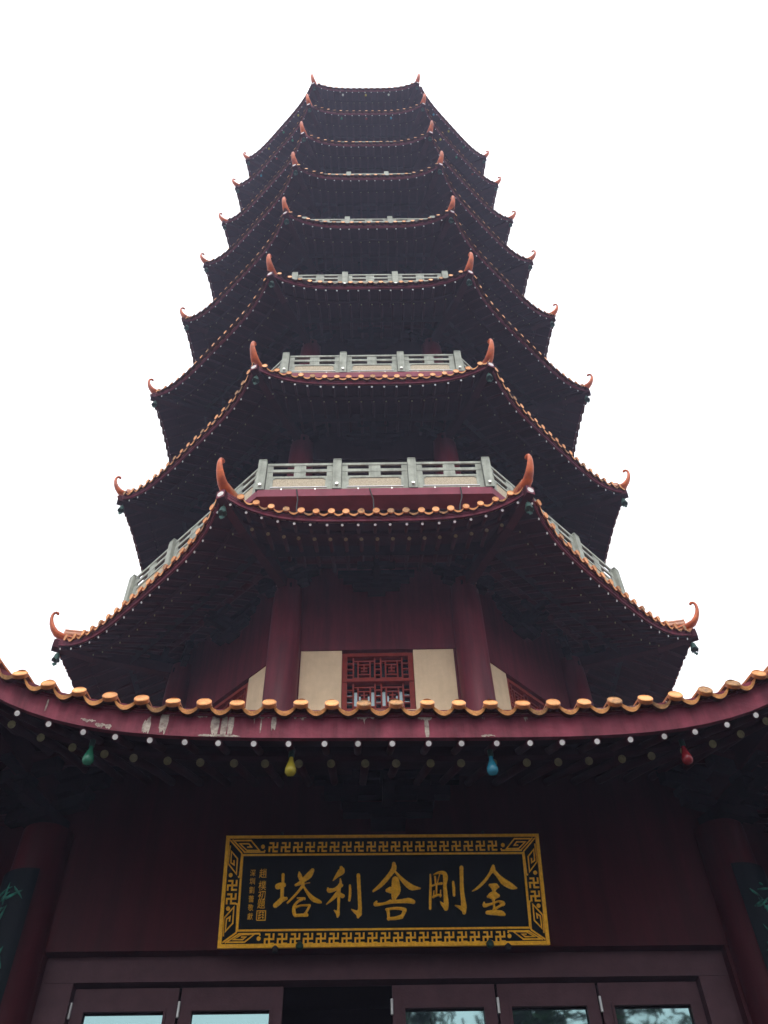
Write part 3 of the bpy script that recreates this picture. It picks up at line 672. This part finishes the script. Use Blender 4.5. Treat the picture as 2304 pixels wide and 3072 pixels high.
# ------------------------------------------------------------------ curved couplet boards hung on the two entrance columns
for c, side in ((7, 'left'), (0, 'right')):
    d = cdir(c); p = d*(7.5/math.cos(R(22.5))); s_ = Vector((-d.y, d.x, 0)); c0 = p+Vector((0, 0, 3.6))
    e = empty('couplet_board', c0, f'tall curved dark green board with teal brush writing on the {side} entrance column', 'sign board', 'couplet boards on the entrance columns')
    GROUND.append(e)
    def CP(an, z, rr): return d*(rr*math.cos(an))+s_*(rr*math.sin(an))+Vector((0, 0, z))
    b = MB(); A = [R(q) for q in range(-44, 45, 8)]
    for r0, r1, z0, z1, m_ in ((.256, .272, -1.6, 1.85, M['couplet']),):
        b.grid([[CP(a_, z0, r1) for a_ in A], [CP(a_, z1, r1) for a_ in A]], m_, True); b.grid([[CP(a_, z0, r0) for a_ in A], [CP(a_, z0, r1) for a_ in A]], m_); b.grid([[CP(a_, z1, r0) for a_ in A], [CP(a_, z1, r1) for a_ in A]], m_)
        for a_ in (A[0], A[-1]): b.grid([[CP(a_, z0, r0), CP(a_, z1, r0)], [CP(a_, z0, r1), CP(a_, z1, r1)]], m_)
    b.build('board', e)
    rnd = random.Random(4 if c == 7 else 9)
    for q in range(7):
        zc = 1.55-q*.46; b = MB()
        for s in range(11):
            x = rnd.uniform(-.36, .36); z = rnd.uniform(-.13, .13); an = rnd.choice((0, .2, 1.5, 1.2, -1.0, 2.1, .1)); L = rnd.uniform(.06, .2)
            pp = [CP(x+math.cos(an)*L*f/.274, zc+z+math.sin(an)*L*f+.02*math.sin(f*3), .274) for f in (-.5, -.25, 0, .25, .5)]
            b.tube(pp, [.004, .011, .010, .007, .002], M['teal'], n=6)
        b.build('character', e)

# ------------------------------------------------------------------ wind bells under the corners
NUM = [0, 'one, just above the entrance roof', 'two, second above the entrance', 'three, third above the entrance', 'four, fourth above the entrance', 'five, fourth from the top', 'six, third from the top', 'seven, just below the top one']
cn = {7: 'left front', 0: 'right front', 6: 'left side', 1: 'right side'}
for i in range(1, 9):
    for c in (7, 0, 6, 1):
        p = hip(i, c, -.11, -.20)
        e = empty('wind_bell', p, f'bell under the {cn[c]} corner of roof {NUM[i]}' if i < 8 else f'green bronze wind bell under the {cn[c]} corner of the topmost roof', 'wind bell', 'wind bells under the roof corners')
        b = MB(); b.tube([(0, 0, .12), (0, 0, -.02)], .008, M['bronze'])
        b.lathe((0, 0, -.22), [(.095, 0), (.085, .03), (.07, .09), (.06, .15), (.045, .185), (.012, .20)], M['bronze'], 16)
        for q in range(4):
            an = math.pi/2*q+.4; b.box((.085*math.cos(an), .085*math.sin(an), -.235), (.02*math.sin(an), -.02*math.cos(an), 0), (.006*math.cos(an), .006*math.sin(an), 0), (0, 0, .022), M['bronze'])
        o_ = b.build('bell', e); o_.scale = (.8, .8, .8)
        b = MB(); b.tube([(0, 0, -.20), (0, 0, -.30)], .006, M['bronze'])
        b.box((0, 0, -.33), (.05, .01, 0), (0, .004, 0), (0, 0, .03), M['bronze']); b.box((.0, 0, -.36), (.02, .004, .01), (0, .004, 0), (0, 0, .03), M['bronze'])
        o_ = b.build('clapper', e); o_.scale = (.8, .8, .8)

# ------------------------------------------------------------------ coloured bulbs
def bulb(p, colr, label, scale=1.0):
    e = empty('light_bulb', p, label, 'light bulb', 'coloured bulbs under the eaves')
    if p.z < 8: GROUND.append(e)
    b = MB(); b.tube([(0, 0, .06*scale), (0, 0, -.0)], .022*scale, M['bronze'], n=10); b.build('socket', e)
    b = MB(); b.lathe((0, 0, 0), [(.016*scale, 0), (.02*scale, -.03*scale), (.034*scale, -.07*scale), (.044*scale, -.105*scale), (.042*scale, -.13*scale), (.028*scale, -.15*scale), (.006*scale, -.158*scale)], BULB[colr], 16); b.build('globe', e)
for x, colr, wh in ((-2.33, 'green', 'left end of the entrance eave'), (-.80, 'yellow', 'entrance eave left of the middle'), (.73, 'blue', 'entrance eave right of the middle'), (2.25, 'red', 'right end of the entrance eave')):
    bulb(P(0, 0, x, -.20, -.20), colr, f'{colr} glass bulb hanging under the {wh}', 1.0)
cc = {7: (('white', 'yellow', 'white'), ('green', 'yellow', 'blue'), ('blue', 'green', 'yellow')), 6: (('green', 'red', 'blue'), ('blue', 'red', 'green'), ('yellow', 'green', 'red')), 8: (('white', 'yellow', 'white'), ('yellow', 'green', 'yellow'), ('blue', 'yellow', 'green'))}
for i in (7, 8):
    sets = cc[8] if i == 8 else cc[6]
    for k, st_, fn in ((0, sets[0], 'front'), (7, sets[1], 'left'), (1, sets[2], 'right')):
        for t, colr, pos in zip((-.95, .0, .95), st_, ('left', 'middle', 'right')):
            rn = 'topmost roof' if i == 8 else 'second roof from the top'
            bulb(P(i, k, t, -.12, -.16), colr, f'tiny {colr} bulb, {pos} one under the {fn} edge of the {rn}', 1.0)

# ------------------------------------------------------------------ cables and tube lights on the first balcony
ap, zt_ = RAIL[1]; z0 = zt_-1.0
for x, dx, w_ in ((-1.42, .12, 'leftmost'), (-.10, .10, 'middle'), (1.55, -.16, 'rightmost')):
    b = MB(); p0 = W(0, ap+.10, x, z0-.0); p1 = P(1, 0, x+dx, -.12, rz(1, -.12)+.06)
    b.tube([p0, p0*.6+p1*.4+Vector((.02, -.03, -.05)), p0*.25+p1*.75+Vector((-.01, -.03, -.05)), p1], .013, M['cable'], n=6)
    tag(b.build('cable', loc=tuple(p0)), f'{w_} of three black cables hanging from the lowest balcony over the roof tiles', 'cable', 'cables hanging from the lowest balcony')
for i in (1, 2):
    ap, zt_ = RAIL[i]; z0 = zt_-.95; L = 2*ap*T8/3
    for q, w_ in enumerate(('left', 'middle', 'right')):
        c = -ap*T8+(q+.5)*L; c0 = W(0, ap+.075, c, z0+.05)
        e = empty('tube_light', c0, f'pale tube light along the foot of the {w_} panel of the {"lowest" if i == 1 else "second lowest"} balcony', 'tube light', 'tube lights along the balcony feet')
        b = MB(); b.tube([(-L*.37, 0, 0), (L*.37, 0, 0)], .016, M['tube'], n=8); b.build('tube', e)
        b = MB()
        for x in (-L*.22, L*.22): b.box((x, .02, -.03), (.012, 0, 0), (0, .02, 0), (0, 0, .035), M['metal'])
        b.build('clip', e)
# ------------------------------------------------------------------ trees behind the camera (three mirrored in the door glass, the rest added)
def tree(x, y, h, spread, dens, label, seed, bare):
    rnd = random.Random(seed); e = empty('pine_tree', (x, y, 0), label, 'tree', 'trees facing the pagoda')
    t = MB(); N = 8
    tr = [(rnd.uniform(-.15, .15)*q, rnd.uniform(-.15, .15)*q, h*q/N) for q in range(N+1)]
    t.tube(tr, [.34*(1-.85*q/N) for q in range(N+1)], M['bark'], n=10)
    cr = MB()
    for q in range(46):
        f = rnd.uniform(bare, .99); p = Vector(tr[min(N, int(f*N))]); p.z = h*f
        an = rnd.uniform(0, 6.283); L = spread*(1.15-f)*rnd.uniform(.6, 1.1)+.5
        d = Vector((math.cos(an), math.sin(an), rnd.uniform(.0, .35))); pts = [p+d*(L*s/4)+Vector((0, 0, -.10*s*s*.2)) for s in range(5)]
        t.tube(pts, [.07, .055, .04, .03, .012], M['bark'], n=5)
        for s in range(dens):
            a_ = rnd.uniform(.35, 1.05); c = p+d*(L*a_)+Vector((rnd.gauss(0, .35), rnd.gauss(0, .35), rnd.gauss(0, .16)))
            r1 = Vector((rnd.gauss(0, 1), rnd.gauss(0, 1), rnd.gauss(0, .5))).normalized()*rnd.uniform(.10, .24); r2 = Vector((rnd.gauss(0, 1), rnd.gauss(0, 1), rnd.gauss(0, 1))).normalized()*.06
            cr.add([c-r1-r2, c+r1-r2, c+r1+r2, c-r1+r2], [(0, 1, 2, 3)], M['leaf'])
    t.build('trunk', e); cr.build('crown', e)
tree(1.2, -31, 15.5, 4.2, 34, 'thin tall pine facing the doors, left one', 3, .5)
tree(6.3, -30, 15.0, 3.2, 150, 'dense bushy pine between the two thin ones facing the doors', 5, .35)
tree(9.0, -29, 17.5, 4.6, 46, 'tall spreading pine facing the doors, right one', 8, .45)

protos = [o for o in list(COL.objects) if o.type == 'EMPTY' and o.name.startswith('pine_tree')]  # unseen copies added around the forecourt to block low sky light
blocker_spots = [(-16, -34, .62, 'added short pine left of the clear gap facing the doors'), (-24, -26, .95, 'added tall pine at the far left of the row facing the pagoda'), (16, -31, 1.0, 'added tall pine right of the three facing the doors'),
         (23, -24, .95, 'added pine at the right end of the row facing the pagoda'), (-8, -38, .55, 'added low pine in the gap left of the doors'), (-1.5, -40, .6, 'added low pine behind the camera path'),
         (28, -14, 1.0, 'added pine on the right side of the forecourt'), (-29, -16, 1.05, 'added pine on the left side of the forecourt'), (-31, -4, 1.0, 'added pine beside the pagoda on the left'), (31, -3, .9, 'added pine beside the pagoda on the right'),
         (12, -38, .9, 'added pine in the second row on the right'), (-20, -40, .7, 'added pine in the second row on the left')]
for q, (x, y, s_, lab) in enumerate(blocker_spots):
    p_ = protos[1 if q % 2 == 0 else 2]; e = p_.copy(); COL.objects.link(e); e.location = (x, y, 0); e.scale = (s_*1.15, s_*1.15, s_); e.rotation_euler = (0, 0, q*1.3); e['label'] = lab
    for ch in p_.children: c = ch.copy(); COL.objects.link(c); c.parent = e

# the ground storey is set a degree and a half off the shaft above it
PSI = R(1.5); RM = Matrix.Translation((.04, -8.5, 0)) @ Matrix.Rotation(PSI, 4, 'Z') @ Matrix.Translation((0, 8.5, 0))
for o in GROUND:
    mm = RM @ Matrix.Translation(o.location); o.location = mm.to_translation(); o.rotation_euler = (0, 0, PSI)

# ------------------------------------------------------------------ haze
b = MB(); b.box((0, 0, 30), (156, 0, 0), (0, 156, 0), (0, 0, 31), None or M['paving']); hz = b.build('haze')
hm = bpy.data.materials.new('haze'); hm.use_nodes = True; n = hm.node_tree.nodes; n.clear()
o = n.new('ShaderNodeOutputMaterial'); v = n.new('ShaderNodeVolumePrincipled')
v.inputs['Color'].default_value = (.70, .72, 1.0, 1); v.inputs['Density'].default_value = 0.0018; v.inputs['Anisotropy'].default_value = .3
hm.node_tree.links.new(v.outputs[0], o.inputs['Volume']); hz.data.materials.clear(); hz.data.materials.append(hm)
tag(hz, kind='stuff')
